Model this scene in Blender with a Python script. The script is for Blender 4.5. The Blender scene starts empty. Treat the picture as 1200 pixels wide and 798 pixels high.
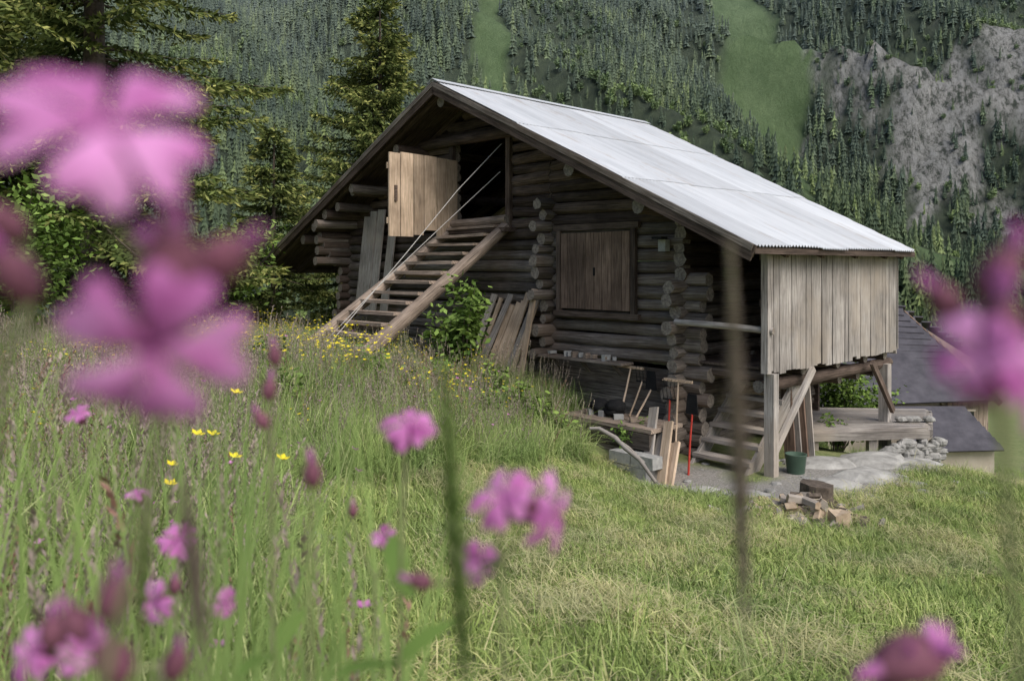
import bpy, math, random, time
import numpy as np
from mathutils import Vector, Matrix
random.seed(7); rng=np.random.default_rng(7)
scene=bpy.context.scene

# ------------------------------------------------------------------ helpers
def smooth(e0,e1,x):
    t=np.clip((x-e0)/(e1-e0),0,1); return t*t*(3-2*t)
_perm=np.random.default_rng(3).random((256,256))
def vnoise(x,y):
    x=np.asarray(x,float); y=np.asarray(y,float)
    xi=np.floor(x).astype(int); yi=np.floor(y).astype(int)
    fx=x-xi; fy=y-yi; fx=fx*fx*(3-2*fx); fy=fy*fy*(3-2*fy)
    g=lambda i,j:_perm[i%256,j%256]
    return (g(xi,yi)*(1-fx)*(1-fy)+g(xi+1,yi)*fx*(1-fy)+g(xi,yi+1)*(1-fx)*fy+g(xi+1,yi+1)*fx*fy)
def fbm(x,y,o=4):
    s=0;a=.5
    for i in range(o):
        s=s+a*vnoise(x*2**i+17*i,y*2**i+31*i); a*=.5
    return s

def mesh_obj(name,verts,faces,mats,uv=None,rnd=None,mi=None,smoothf=False,parent=None,coll=None):
    me=bpy.data.meshes.new(name)
    me.from_pydata(verts,[],faces)
    for m in mats: me.materials.append(m)
    if uv is not None:
        l=me.uv_layers.new(name='UVMap'); l.data.foreach_set('uv',np.asarray(uv,dtype=np.float32).ravel())
    if rnd is not None:
        a=me.attributes.new('rnd','FLOAT','FACE'); a.data.foreach_set('value',np.asarray(rnd,dtype=np.float32))
    if mi is not None: me.polygons.foreach_set('material_index',np.asarray(mi,dtype=np.int32))
    if smoothf: me.polygons.foreach_set('use_smooth',np.ones(len(me.polygons),dtype=bool))
    me.update()
    ob=bpy.data.objects.new(name,me)
    (coll or scene.collection).objects.link(ob)
    if parent is not None:
        ob.parent=parent; ob.matrix_parent_inverse=Matrix.Translation(-Vector(parent.location))
    return ob
def empty(name,loc):
    e=bpy.data.objects.new(name,None); e.location=loc; scene.collection.objects.link(e); e.empty_display_size=.3
    return e

class MB:
    def __init__(s): s.v=[];s.f=[];s.uv=[];s.r=[];s.m=[]
    def face(s,idx,uvs,r,m): s.f.append(idx); s.uv.extend(uvs); s.r.append(r); s.m.append(m)
    def plank(s,p0,p1,w,t,nrm,mat=0,r=None,jit=0.0,taper=1.0):
        p0=Vector(p0);p1=Vector(p1);d=(p1-p0);L=d.length;d.normalize()
        sd=d.cross(Vector(nrm)).normalized(); n=sd.cross(d).normalized()
        if r is None: r=random.random()
        ou=random.random()*50; ov=random.random()*50
        b=len(s.v); co=[]
        for k,(p,l) in enumerate(((p0,0),(p1,L))):
            ww=w*(taper if k else 1)
            for sx,sz in ((-1,-1),(1,-1),(1,1),(-1,1)):
                j=Vector((random.uniform(-jit,jit),random.uniform(-jit,jit),random.uniform(-jit,jit)))
                s.v.append(p+sd*sx*ww/2+n*sz*t/2+j); co.append((l+ou,sx*ww/2+sz*t/2+ov))
        for q in ((0,1,2,3),(7,6,5,4),(0,4,5,1),(1,5,6,2),(2,6,7,3),(3,7,4,0)):
            s.face([b+i for i in q],[co[i] for i in q],r,mat)
    def log(s,p0,p1,r0,r1=None,mat=0,endmat=None,seg=12,wob=.008,jit=.04,r=None,step=.45):
        p0=Vector(p0);p1=Vector(p1);d=p1-p0;L=d.length;d.normalize()
        if r1 is None:r1=r0
        if endmat is None:endmat=mat
        h=Vector((0,0,1)) if abs(d.z)<.9 else Vector((1,0,0))
        sd=d.cross(h).normalized();up=sd.cross(d).normalized()
        if r is None:r=random.random()
        ou=random.random()*50;ov=random.random()*50
        n=max(2,int(L/step)+2);b=len(s.v);ph=random.random()*6.28
        prof=[1+random.uniform(-jit,jit)*1.5 for _ in range(seg)]
        for i in range(n):
            t=i/(n-1);c=p0+d*L*t+sd*wob*math.sin(ph+t*5)+up*wob*math.cos(ph*2+t*4)
            rr=r0+(r1-r0)*t
            for k in range(seg):
                a=6.2832*k/seg;q=rr*prof[k]*(1+random.uniform(-jit,jit)*.5)
                s.v.append(c+sd*math.cos(a)*q+up*math.sin(a)*q)
        for i in range(n-1):
            u0=L*i/(n-1)+ou;u1=L*(i+1)/(n-1)+ou
            for k in range(seg):
                k2=(k+1)%seg;v0=6.28*r0*k/seg+ov;v1=6.28*r0*(k+1)/seg+ov
                s.face([b+i*seg+k,b+i*seg+k2,b+(i+1)*seg+k2,b+(i+1)*seg+k],[(u0,v0),(u0,v1),(u1,v1),(u1,v0)],r,mat)
        for e,base in ((0,b),(1,b+(n-1)*seg)):
            idx=[base+k for k in range(seg)]
            if e==0: idx=idx[::-1]
            s.face(idx,[(math.cos(k)*.1,math.sin(k)*.1) for k in range(seg)],random.random(),endmat)
    def box(s,c,sx,sy,sz,mat=0,ang=0,r=None,jit=0):
        c=Vector(c);dx=Vector((math.cos(ang),math.sin(ang),0))
        s.plank(c-dx*sx/2,c+dx*sx/2,sy,sz,(0,0,1),mat,r,jit)
    def tube(s,pts,r0,r1,mat=0,seg=6,r=.5):
        b=len(s.v);n=len(pts);pts=[Vector(p) for p in pts]
        for i,p in enumerate(pts):
            d=(pts[min(i+1,n-1)]-pts[max(i-1,0)]).normalized()
            h=Vector((0,1,0)) if abs(d.y)<.8 else Vector((1,0,0))
            a1=d.cross(h).normalized();a2=a1.cross(d).normalized()
            rr=r0+(r1-r0)*i/(n-1)
            for k in range(seg):
                a=6.2832*k/seg; s.v.append(p+a1*math.cos(a)*rr+a2*math.sin(a)*rr)
        for i in range(n-1):
            for k in range(seg):
                k2=(k+1)%seg
                s.face([b+i*seg+k,b+i*seg+k2,b+(i+1)*seg+k2,b+(i+1)*seg+k],[(0,0)]*4,r,mat)
    def rock(s,c,rx,ry,rz,mat=0):
        c=Vector(c);b=len(s.v);nl,nk=5,8;r=random.random();sd=random.random()*9
        s.v.append(c+Vector((0,0,-rz)))
        for i in range(1,nl):
            th=math.pi*i/nl
            for k in range(nk):
                a=6.2832*k/nk;q=random.uniform(.78,1.15)
                s.v.append(c+Vector((rx*math.sin(th)*math.cos(a)*q,ry*math.sin(th)*math.sin(a)*q,-rz*math.cos(th)*random.uniform(.85,1.1))))
        s.v.append(c+Vector((0,0,rz)))
        for k in range(nk):
            k2=(k+1)%nk
            s.face([b,b+1+k2,b+1+k],[(sd,sd)]*3,r,mat)
            for i in range(nl-2):
                s.face([b+1+i*nk+k,b+1+i*nk+k2,b+1+(i+1)*nk+k2,b+1+(i+1)*nk+k],[(sd,sd)]*4,r,mat)
            s.face([b+1+(nl-2)*nk+k,b+1+(nl-2)*nk+k2,b+1+(nl-1)*nk],[(sd,sd)]*3,r,mat)
    def build(s,name,mats,parent=None,coll=None,smoothf=False):
        return mesh_obj(name,s.v,s.f,mats,s.uv,s.r,s.m,smoothf,parent,coll)

def leaf_arrays(P,D,S):
    N=len(P);V=np.empty((N,4,3));V[:,0]=P;V[:,1]=P+D*.5+S;V[:,2]=P+D;V[:,3]=P+D*.5-S
    return V
def leaf_obj(name,V,rnd,mat,parent=None,coll=None):
    N=len(V);F=np.arange(N*4).reshape(N,4)
    return mesh_obj(name,V.reshape(-1,3).tolist(),F.tolist(),[mat],None,rnd,None,False,parent,coll)

# ------------------------------------------------------------------ materials
def newmat(name):
    m=bpy.data.materials.new(name);m.use_nodes=True;nt=m.node_tree
    for n in list(nt.nodes): nt.nodes.remove(n)
    o=nt.nodes.new('ShaderNodeOutputMaterial');b=nt.nodes.new('ShaderNodeBsdfPrincipled')
    nt.links.new(b.outputs[0],o.inputs[0]);b.inputs['Roughness'].default_value=.85
    b.inputs['Specular IOR Level'].default_value=.2
    return m,nt,b,o
def N(nt,t,**k):
    n=nt.nodes.new(t)
    for a,v in k.items(): setattr(n,a,v)
    return n
def ramp(nt,fac,stops):
    r=N(nt,'ShaderNodeValToRGB');e=r.color_ramp.elements
    while len(e)<len(stops): e.new(.5)
    for i,(p,c) in enumerate(stops): e[i].position=p;e[i].color=(*c,1)
    nt.links.new(fac,r.inputs[0]);return r.outputs[0]
def mix(nt,f,a,b,mode='MIX'):
    n=N(nt,'ShaderNodeMix',data_type='RGBA',blend_type=mode)
    for s,v in ((0,f),(6,a),(7,b)):
        if hasattr(v,'is_output'): nt.links.new(v,n.inputs[s])
        elif s==0: n.inputs[0].default_value=v
        else: n.inputs[s].default_value=(*v,1)
    return n.outputs[2]
def noise(nt,vec,scale,detail=4,rough=.6):
    n=N(nt,'ShaderNodeTexNoise');n.inputs['Scale'].default_value=scale;n.inputs['Detail'].default_value=detail;n.inputs['Roughness'].default_value=rough
    if vec is not None: nt.links.new(vec,n.inputs['Vector'])
    return n.outputs['Fac']
def mapr(nt,v,a,b,c,d):
    n=N(nt,'ShaderNodeMapRange');nt.links.new(v,n.inputs[0])
    for i,x in enumerate((a,b,c,d)): n.inputs[i+1].default_value=x
    return n.outputs[0]
def bump(nt,b,h,st,dist=.02):
    n=N(nt,'ShaderNodeBump');n.inputs['Strength'].default_value=st;n.inputs['Distance'].default_value=dist
    nt.links.new(h,n.inputs['Height']);nt.links.new(n.outputs[0],b.inputs['Normal'])
def attr(nt,name,out='Fac'):
    n=N(nt,'ShaderNodeAttribute',attribute_name=name);return n.outputs[out]
def wood(name,c0,c1,grain=28,var=(.65,1.3),crack=.5,stain=None):
    m,nt,b,o=newmat(name)
    uv=N(nt,'ShaderNodeUVMap');mp=N(nt,'ShaderNodeMapping');mp.inputs['Scale'].default_value=(1.5,grain,1)
    nt.links.new(uv.outputs[0],mp.inputs[0])
    f=noise(nt,mp.outputs[0],1.6,5,.65)
    col=ramp(nt,f,[(.32,c0),(.68,c1)])
    geo=N(nt,'ShaderNodeNewGeometry')
    big=noise(nt,geo.outputs['Position'],1.7,4,.6)
    col=mix(nt,1,col,ramp(nt,big,[(.3,(.6,.57,.55)),(.7,(1.15,1.12,1.1))]),'MULTIPLY')
    mp2=N(nt,'ShaderNodeMapping');mp2.inputs['Scale'].default_value=(1.0,grain*1.8,1);nt.links.new(uv.outputs[0],mp2.inputs[0])
    cr=noise(nt,mp2.outputs[0],2.2,3,.5)
    crm=ramp(nt,cr,[(.36,(1-crack,)*3),(.44,(1,1,1))])
    col=mix(nt,1,col,crm,'MULTIPLY')
    if stain:
        st=noise(nt,geo.outputs['Position'],.8,4,.6)
        col=mix(nt,mapr(nt,st,.48,.66,0,.7),col,stain)
    v=mapr(nt,attr(nt,'rnd'),0,1,*var)
    comb=N(nt,'ShaderNodeCombineColor')
    for i in range(3): nt.links.new(v,comb.inputs[i])
    col=mix(nt,1,col,comb.outputs[0],'MULTIPLY')
    nt.links.new(col,b.inputs['Base Color'])
    bump(nt,b,mix(nt,.5,f,cr),.6,.012)
    return m
def simple(name,c0,c1,scale=8,rough=.85,bs=.3,metal=0):
    m,nt,b,o=newmat(name)
    geo=N(nt,'ShaderNodeNewGeometry')
    f=noise(nt,geo.outputs['Position'],scale,5,.65)
    col=ramp(nt,f,[(.3,c0),(.7,c1)])
    nt.links.new(col,b.inputs['Base Color']);b.inputs['Roughness'].default_value=rough;b.inputs['Metallic'].default_value=metal
    if bs: bump(nt,b,f,bs,.01)
    return m
def leafmat(name,c0,c1,c2=None,trans=0,inst=False,scale=1.5):
    m,nt,b,o=newmat(name)
    v=attr(nt,'rnd')
    if inst:
        oi=N(nt,'ShaderNodeObjectInfo');mm=N(nt,'ShaderNodeMath',operation='MULTIPLY_ADD')
        nt.links.new(oi.outputs['Random'],mm.inputs[0]);mm.inputs[1].default_value=.4
        m2=N(nt,'ShaderNodeMath',operation='MULTIPLY');nt.links.new(v,m2.inputs[0]);m2.inputs[1].default_value=.6
        nt.links.new(m2.outputs[0],mm.inputs[2]);v=mm.outputs[0]
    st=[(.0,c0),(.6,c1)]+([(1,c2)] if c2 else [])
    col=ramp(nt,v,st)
    geo=N(nt,'ShaderNodeNewGeometry')
    big=noise(nt,geo.outputs['Position'],scale,2,.5)
    col=mix(nt,1,col,ramp(nt,big,[(.3,(.72,.78,.75)),(.7,(1.22,1.16,1.08))]),'MULTIPLY')
    d=N(nt,'ShaderNodeBsdfDiffuse');nt.links.new(col,d.inputs[0])
    if trans<=0:
        nt.links.new(d.outputs[0],o.inputs[0]);return m
    tr=N(nt,'ShaderNodeBsdfTranslucent');nt.links.new(col,tr.inputs[0])
    mx=N(nt,'ShaderNodeMixShader');mx.inputs[0].default_value=trans
    nt.links.new(d.outputs[0],mx.inputs[1]);nt.links.new(tr.outputs[0],mx.inputs[2]);nt.links.new(mx.outputs[0],o.inputs[0])
    return m

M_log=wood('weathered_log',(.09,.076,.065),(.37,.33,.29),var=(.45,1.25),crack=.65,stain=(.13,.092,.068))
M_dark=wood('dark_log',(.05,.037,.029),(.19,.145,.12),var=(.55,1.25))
M_end=simple('log_end_grain',(.10,.083,.07),(.34,.295,.25),30)
M_grey=wood('grey_board',(.23,.215,.20),(.50,.475,.445),grain=22,var=(.70,1.12),crack=.5,stain=(.40,.34,.275))
M_tan=wood('fresh_board',(.48,.37,.26),(.74,.60,.46),grain=18,var=(.72,1.08),crack=.35)
M_brown=wood('brown_shutter_board',(.12,.08,.06),(.30,.215,.165),grain=20,var=(.75,1.2))
M_rail=wood('stair_log',(.19,.15,.12),(.48,.40,.33),var=(.8,1.15))
M_red=simple('red_paint',(.35,.03,.02),(.5,.06,.04),10,.5)
M_black=simple('black_cloth',(.008,.008,.009),(.02,.02,.02),10)
M_conc=simple('concrete',(.24,.24,.235),(.40,.40,.38),14)
M_rock=simple('rock',(.13,.13,.12),(.40,.39,.37),9,bs=.6)
M_slab=simple('pale_rock',(.20,.195,.18),(.46,.45,.42),5,bs=.6)
M_bark=simple('bark',(.05,.04,.032),(.15,.12,.095),14,bs=.6)
M_slate=simple('slate_roof',(.05,.048,.058),(.10,.095,.11),3,.6)
M_plaster=simple('plaster_wall',(.44,.38,.31),(.56,.50,.42),3)
M_glass=simple('window_glass',(.02,.025,.03),(.03,.035,.04),1,.1,0)
M_rope=simple('rope',(.45,.43,.4),(.6,.58,.55),60)
M_green=simple('green_plastic',(.05,.085,.06),(.07,.11,.08),5,.4,0)
M_cut=simple('split_wood',(.3,.22,.15),(.5,.4,.29),12)

# roof metal
M_roof,nt,b,o=newmat('corrugated_metal')
uv=N(nt,'ShaderNodeUVMap');mp=N(nt,'ShaderNodeMapping');mp.inputs['Scale'].default_value=(.35,2.5,1);nt.links.new(uv.outputs[0],mp.inputs[0])
f=noise(nt,mp.outputs[0],1.5,6,.65)
col=ramp(nt,f,[(.25,(.48,.50,.52)),(.55,(.63,.65,.67)),(.8,(.70,.715,.73))])
mp=N(nt,'ShaderNodeMapping');mp.inputs['Scale'].default_value=(.5,1.6,1);nt.links.new(uv.outputs[0],mp.inputs[0])
f2=noise(nt,mp.outputs[0],1.3,7,.72)
col=mix(nt,mapr(nt,f2,.55,.70,0,.65),col,(.40,.32,.25))
v=mapr(nt,attr(nt,'rnd'),0,1,.84,1.05);comb=N(nt,'ShaderNodeCombineColor')
for i in range(3): nt.links.new(v,comb.inputs[i])
col=mix(nt,1,col,comb.outputs[0],'MULTIPLY')
nt.links.new(col,b.inputs['Base Color']);b.inputs['Roughness'].default_value=.5;b.inputs['Metallic'].default_value=.2
b.inputs['Specular IOR Level'].default_value=.5

# ------------------------------------------------------------------ terrain
CP=np.array([(0,0,-.8),(-1.5,1,-.75),(2,1,-1.2),(1.2,2.8,-1.42),(.43,4,-1.67),(.5,6,-1.97),(2.84,6.6,-2.35),(2.94,7.5,-2.42),(3,9.6,-2.55),
(-1.58,4.9,-1.35),(-.66,6.1,-1.66),(.37,8.2,-2.12),(1.15,9.3,-2.5),(1.7,9.8,-2.62),(.3,10.9,-2.1),(-.6,11.5,-1.75),(-2.07,11.3,-1.35),(-3.2,12.1,-1.27),
(-3.9,8,-1.35),(-1.5,8,-1.5),(-2.5,3,-.98),(-7,12,-1.2),(-8,18,-1.3),(-3,18,-1.6),(3,13,-2.6),(5.4,10,-2.6),(5,7,-2.5),(6,4,-2.3),(9,15,-4.2),(7.4,12,-3.3),(7,9.5,-2.9),
(10,20,-5.2),(12,17,-5.2),(-10,5,-.6),(12,5,-3.2),(0,-5,0),(15,30,-7),(0,25,-3.5),(-12,28,-2.5),(18,12,-5.0),(1.6,11,-2.35)],float)
def _k(r2): return .5*r2*np.log(r2+1e-9)
n_=len(CP);A=np.zeros((n_+3,n_+3))
d2=((CP[:,None,:2]-CP[None,:,:2])**2).sum(-1)
A[:n_,:n_]=_k(d2)+np.eye(n_)*.4;A[:n_,n_]=1;A[:n_,n_+1:]=CP[:,:2];A[n_,:n_]=1;A[n_+1:,:n_]=CP[:,:2].T
W=np.linalg.solve(A,np.concatenate([CP[:,2],[0,0,0]]))
def tps(x,y):
    x=np.clip(x,-14,18);y=np.clip(y,-6,31)
    o=W[n_]+W[n_+1]*x+W[n_+2]*y
    for i in range(n_): o=o+W[i]*_k((x-CP[i,0])**2+(y-CP[i,1])**2)
    return o
def mtn(x,y):
    h=np.where(y>400,.60*(y-400),0)+ 20*smooth(360,460,y)
    sp=fbm(x/150+y/500+5,y/420+2,4)
    rid=1-np.abs(2*fbm(x/190+y/260+9,y/600+4,3)-.95)*2
    amp=smooth(380,560,y)
    return -50+h+amp*(80*(sp-.45)+65*(rid-.4))+4*fbm(x/25,y/25,2)
def Z(x,y):
    x=np.asarray(x,float);y=np.asarray(y,float)
    near=tps(x,y)+.05*(fbm(x*1.7+3,y*1.7,3)-.45)
    w=smooth(22,60,np.hypot(x,y-8))
    val=-9-.13*(np.clip(y,0,330)-30)*1.0
    bl=smooth(280,340,y); far=val*(1-bl)+mtn(x,np.maximum(y,300))*bl
    return near*(1-w)+far*w
def z1(x,y): return float(Z(np.array([x]),np.array([y]))[0])

def segd(x,y,pts):
    d=np.full(np.shape(x),1e9)
    for (ax,ay),(bx,by) in zip(pts[:-1],pts[1:]):
        t=np.clip(((x-ax)*(bx-ax)+(y-ay)*(by-ay))/((bx-ax)**2+(by-ay)**2),0,1)
        d=np.minimum(d,np.hypot(x-ax-t*(bx-ax),y-ay-t*(by-ay)))
    return d
def gravel(x,y):
    d=segd(x,y,[(2.0,9.7),(2.9,9.0),(4.0,9.5),(4.6,10.4),(6,11.2)])+.9*(fbm(x*2,y*2,4)-.47)
    return 1-smooth(.40,.78,d)
def meadow(x,y):
    c=np.interp(y,[450,545,797,1000],[170,195,262,290]);hw=np.interp(y,[440,520,640,700,730,850,980],[2,7,10,22,46,50,30])
    m=1-smooth(.8,1.1,np.abs(x-c)/hw+1.1*(fbm(x/30,y/30,4)-.47))
    c2=np.interp(y,[600,900],[-14,-28]);hw2=np.interp(y,[600,690,950],[1,20,13])
    m=np.maximum(m,1-smooth(.7,1.1,np.abs(x-c2)/hw2+1.2*(fbm(x/25+7,y/25,4)-.47)+5*(y<600)))
    p=((x>230)&(y<570)&(y>440))*smooth(.50,.58,fbm(x/45+3,y/35,3))
    return np.clip(np.maximum(m,p),0,1)
def rockm(x,y):
    e=((x-400)/120)**2+((y-690)/140)**2
    return np.clip(smooth(.1,.4,(1-e)*.5+2.4*(fbm(x/22,y/26+9,5)-.47)),0,1)*(e<1.5)

def grid(name,xs,ys,mats,maskf,zf):
    X,Y=np.meshgrid(xs,ys);nz=zf(X,Y)
    V=np.stack([X,Y,nz],-1).reshape(-1,3)
    ny,nx=X.shape;i=np.arange(ny*nx).reshape(ny,nx)
    F=np.stack([i[:-1,:-1],i[:-1,1:],i[1:,1:],i[1:,:-1]],-1).reshape(-1,4)
    ob=mesh_obj(name,V.tolist(),F.tolist(),mats,smoothf=True)
    for an,fn in maskf.items():
        a=ob.data.attributes.new(an,'FLOAT','POINT');a.data.foreach_set('value',fn(X,Y).astype(np.float32).ravel())
    return ob

M_gr,nt,b,o=newmat('meadow_ground')
geo=N(nt,'ShaderNodeNewGeometry');P=geo.outputs['Position']
f=noise(nt,P,7,6,.7);g=noise(nt,P,1.1,3,.6)
c=ramp(nt,f,[(.3,(.08,.10,.035)),(.5,(.17,.21,.075)),(.7,(.30,.30,.14))])
c=mix(nt,mapr(nt,g,.4,.65,0,.5),c,(.25,.255,.12))
gv=noise(nt,P,45,5,.7)
gc=ramp(nt,gv,[(.3,(.14,.13,.11)),(.6,(.34,.325,.30)),(.75,(.48,.465,.44))])
c=mix(nt,attr(nt,'gravel'),c,gc)
nt.links.new(c,b.inputs['Base Color']);bump(nt,b,gv,.7,.03)
xs=np.concatenate([-np.geomspace(400,8,46),np.arange(-7.86,9,.14),np.geomspace(9.1,400,46)])
ys=np.concatenate([np.arange(-5,16,.14),np.geomspace(16.1,310,70)])
grid('ground',xs,ys,[M_gr],{'gravel':gravel},Z)

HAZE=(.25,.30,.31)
M_mt,nt,b,o=newmat('mountain_slope')
geo=N(nt,'ShaderNodeNewGeometry');P=geo.outputs['Position']
f=noise(nt,P,.12,6,.7)
c=ramp(nt,f,[(.35,(.06,.085,.05)),(.65,(.12,.16,.085))])
mp=N(nt,'ShaderNodeMapping');mp.inputs['Scale'].default_value=(1,.5,.5);nt.links.new(P,mp.inputs[0])
f2=noise(nt,mp.outputs[0],.06,8,.7)
c=mix(nt,attr(nt,'meadow'),c,ramp(nt,f2,[(.35,(.15,.25,.08)),(.65,(.26,.38,.16))]))
mp=N(nt,'ShaderNodeMapping');mp.inputs['Scale'].default_value=(1,.55,.35);nt.links.new(P,mp.inputs[0])
f3=noise(nt,mp.outputs[0],.2,10,.85)
rc=ramp(nt,f3,[(.42,(.05,.07,.045)),(.465,(.25,.25,.23)),(.51,(.48,.475,.455)),(.60,(.68,.675,.66))])
c=mix(nt,attr(nt,'rock'),c,rc)
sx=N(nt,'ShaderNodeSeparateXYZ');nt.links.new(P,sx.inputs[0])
c=mix(nt,mapr(nt,sx.outputs[1],380,1100,.05,.26),c,HAZE)  # aerial haze painted into the slope colour, stronger with distance
nt.links.new(c,b.inputs['Base Color']);bump(nt,b,f3,1,14)
def mz(x,y):
    z=Z(x,y); r=rockm(x,y); return z+r*34*(fbm(x/16,y/16,4)-.45)
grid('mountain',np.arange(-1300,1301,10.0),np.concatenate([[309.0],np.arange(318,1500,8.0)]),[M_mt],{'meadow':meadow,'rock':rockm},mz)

# ------------------------------------------------------------------ instancing
def scatter(name,srcs,pts,rot,scl,idx):
    coll=bpy.data.collections.new(name+'_parts')
    for s_ in srcs: coll.objects.link(s_)
    order=sorted(range(len(srcs)),key=lambda i:srcs[i].name)
    mp_=np.zeros(len(srcs),int)
    for pos,i in enumerate(order): mp_[i]=pos
    idx=mp_[np.asarray(idx)]
    me=bpy.data.meshes.new(name);me.from_pydata(np.asarray(pts).tolist(),[],[])
    a=me.attributes.new('rot','FLOAT_VECTOR','POINT');a.data.foreach_set('vector',np.asarray(rot,dtype=np.float32).ravel())
    a=me.attributes.new('scl','FLOAT','POINT');a.data.foreach_set('value',np.asarray(scl,dtype=np.float32))
    a=me.attributes.new('idx','INT','POINT');a.data.foreach_set('value',np.asarray(idx,dtype=np.int32))
    ob=bpy.data.objects.new(name,me);scene.collection.objects.link(ob)
    ng=bpy.data.node_groups.new(name,'GeometryNodeTree')
    ng.interface.new_socket('Geometry',in_out='INPUT',socket_type='NodeSocketGeometry')
    ng.interface.new_socket('Geometry',in_out='OUTPUT',socket_type='NodeSocketGeometry')
    n=ng.nodes;gi=n.new('NodeGroupInput');go=n.new('NodeGroupOutput')
    ci=n.new('GeometryNodeCollectionInfo');ci.inputs['Collection'].default_value=coll
    ci.inputs['Separate Children'].default_value=True;ci.inputs['Reset Children'].default_value=True
    ip=n.new('GeometryNodeInstanceOnPoints');ip.inputs['Pick Instance'].default_value=True
    def na(t,nm):
        q=n.new('GeometryNodeInputNamedAttribute');q.data_type=t;q.inputs['Name'].default_value=nm
        return next(x for x in q.outputs if x.enabled and x.name=='Attribute')
    er=n.new('FunctionNodeEulerToRotation')
    L=ng.links.new
    L(gi.outputs[0],ip.inputs['Points']);L(ci.outputs[0],ip.inputs['Instance'])
    L(na('FLOAT_VECTOR','rot'),er.inputs[0]);L(er.outputs[0],ip.inputs['Rotation'])
    L(na('FLOAT','scl'),ip.inputs['Scale']);L(na('INT','idx'),ip.inputs['Instance Index'])
    L(ip.outputs[0],go.inputs[0])
    md=ob.modifiers.new('scatter','NODES');md.node_group=ng
    return ob
def src(V,F,mats,name,rnd,mi=None):
    me=bpy.data.meshes.new(name);me.from_pydata(V,[],F)
    for m in mats: me.materials.append(m)
    a=me.attributes.new('rnd','FLOAT','FACE');a.data.foreach_set('value',np.asarray(rnd,dtype=np.float32))
    if mi is not None: me.polygons.foreach_set('material_index',np.asarray(mi,dtype=np.int32))
    return bpy.data.objects.new(name,me)

def farmat(name,stops):
    m,nt,b,o=newmat(name)
    oi=N(nt,'ShaderNodeObjectInfo');geo=N(nt,'ShaderNodeNewGeometry')
    c=ramp(nt,oi.outputs['Random'],stops)
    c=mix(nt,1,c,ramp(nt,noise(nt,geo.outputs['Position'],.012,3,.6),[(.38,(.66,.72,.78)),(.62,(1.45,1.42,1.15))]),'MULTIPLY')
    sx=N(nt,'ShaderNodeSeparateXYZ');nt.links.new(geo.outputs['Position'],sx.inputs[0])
    c=mix(nt,mapr(nt,sx.outputs[1],380,1100,.06,.50),c,HAZE)  # foliage colour carries painted air haze that grows with distance
    d=N(nt,'ShaderNodeBsdfDiffuse');nt.links.new(c,d.inputs[0]);nt.links.new(d.outputs[0],o.inputs[0])
    return m
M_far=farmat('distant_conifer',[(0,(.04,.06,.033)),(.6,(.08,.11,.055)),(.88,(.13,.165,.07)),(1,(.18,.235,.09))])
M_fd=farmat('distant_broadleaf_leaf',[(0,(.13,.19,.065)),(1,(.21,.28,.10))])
def far_tree(i):
    r=random.Random(i);V=[];F=[]
    nl=8
    for l in range(nl):
        t=l/nl;z0=.05+.95*t;rad=(.13+.025*(i%3))*(1-t)**.8*r.uniform(.75,1.2)+.012;top=z0+.19*(1-.4*t);ox=r.uniform(-.012,.012);oy=r.uniform(-.012,.012)
        k=7;b0=len(V);V.append((ox,oy,min(top,1.02)));off=r.random()*6
        for j in range(k*2):
            a=off+math.pi*j/k;q=rad*(r.uniform(.65,1.3) if j%2==0 else r.uniform(.35,.65))
            V.append((q*math.cos(a)+ox,q*math.sin(a)+oy,z0-(.06 if j%2==0 else 0)*r.uniform(.3,1.3)))
        for j in range(k*2): F.append((b0,b0+1+j,b0+1+(j+1)%(k*2)))
    return src(V,F,[M_far],'distant_conifer',[.5]*len(F))
def far_decid(i):
    rg=np.random.default_rng(i);n=150
    u=rg.normal(size=(n,3));u/=np.linalg.norm(u,axis=1)[:,None]
    P=u*rg.uniform(.5,1,(n,1))*np.array([.3,.3,.38])+np.array([0,0,.42])
    D=rg.normal(size=(n,3))*.09;S=rg.normal(size=(n,3))*.055
    V=leaf_arrays(P,D,S)
    return src(V.reshape(-1,3).tolist(),np.arange(n*4).reshape(n,4).tolist(),[M_fd],'distant_broadleaf',[.5]*n)
n=32000
yy=np.sqrt(rng.uniform(370**2,1080**2,n));xx=rng.uniform(-.72,.72,n)*yy
dens=.3+1.2*smooth(.3,.5,fbm(xx/60+2,yy/60,3))
rk=rockm(xx,yy)
keep=(rng.random(n)<dens)&(meadow(xx,yy)<rng.uniform(.25,.6,n))&((rk<rng.uniform(.1,1,n)**1.6)|(rng.random(n)<.16))
xx=xx[keep];yy=yy[keep];rk=rk[keep];n=len(xx)
pts=np.stack([xx,yy,mz(xx,yy)-.6],-1);rot=rng.normal(0,.03,(n,3));rot[:,2]=rng.uniform(0,6.28,n)
light=np.maximum(smooth(.5,.6,fbm(xx/90+40,yy/90,3)),1-smooth(.6,1.2,np.hypot((xx-60)/50,(yy-800)/120)))
idx=np.where(rng.random(n)<.05+.32*light+.3*rk,6+rng.integers(0,2,n),rng.integers(0,6,n))
scl=np.where(idx>=6,rng.uniform(6,11,n),(9+18*rng.random(n)**1.3)*(1-.25*light))*(1-.35*rk)
scatter('distant_conifer_forest',[far_tree(i) for i in range(6)]+[far_decid(i) for i in range(2)],pts,rot,scl,idx)

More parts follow.
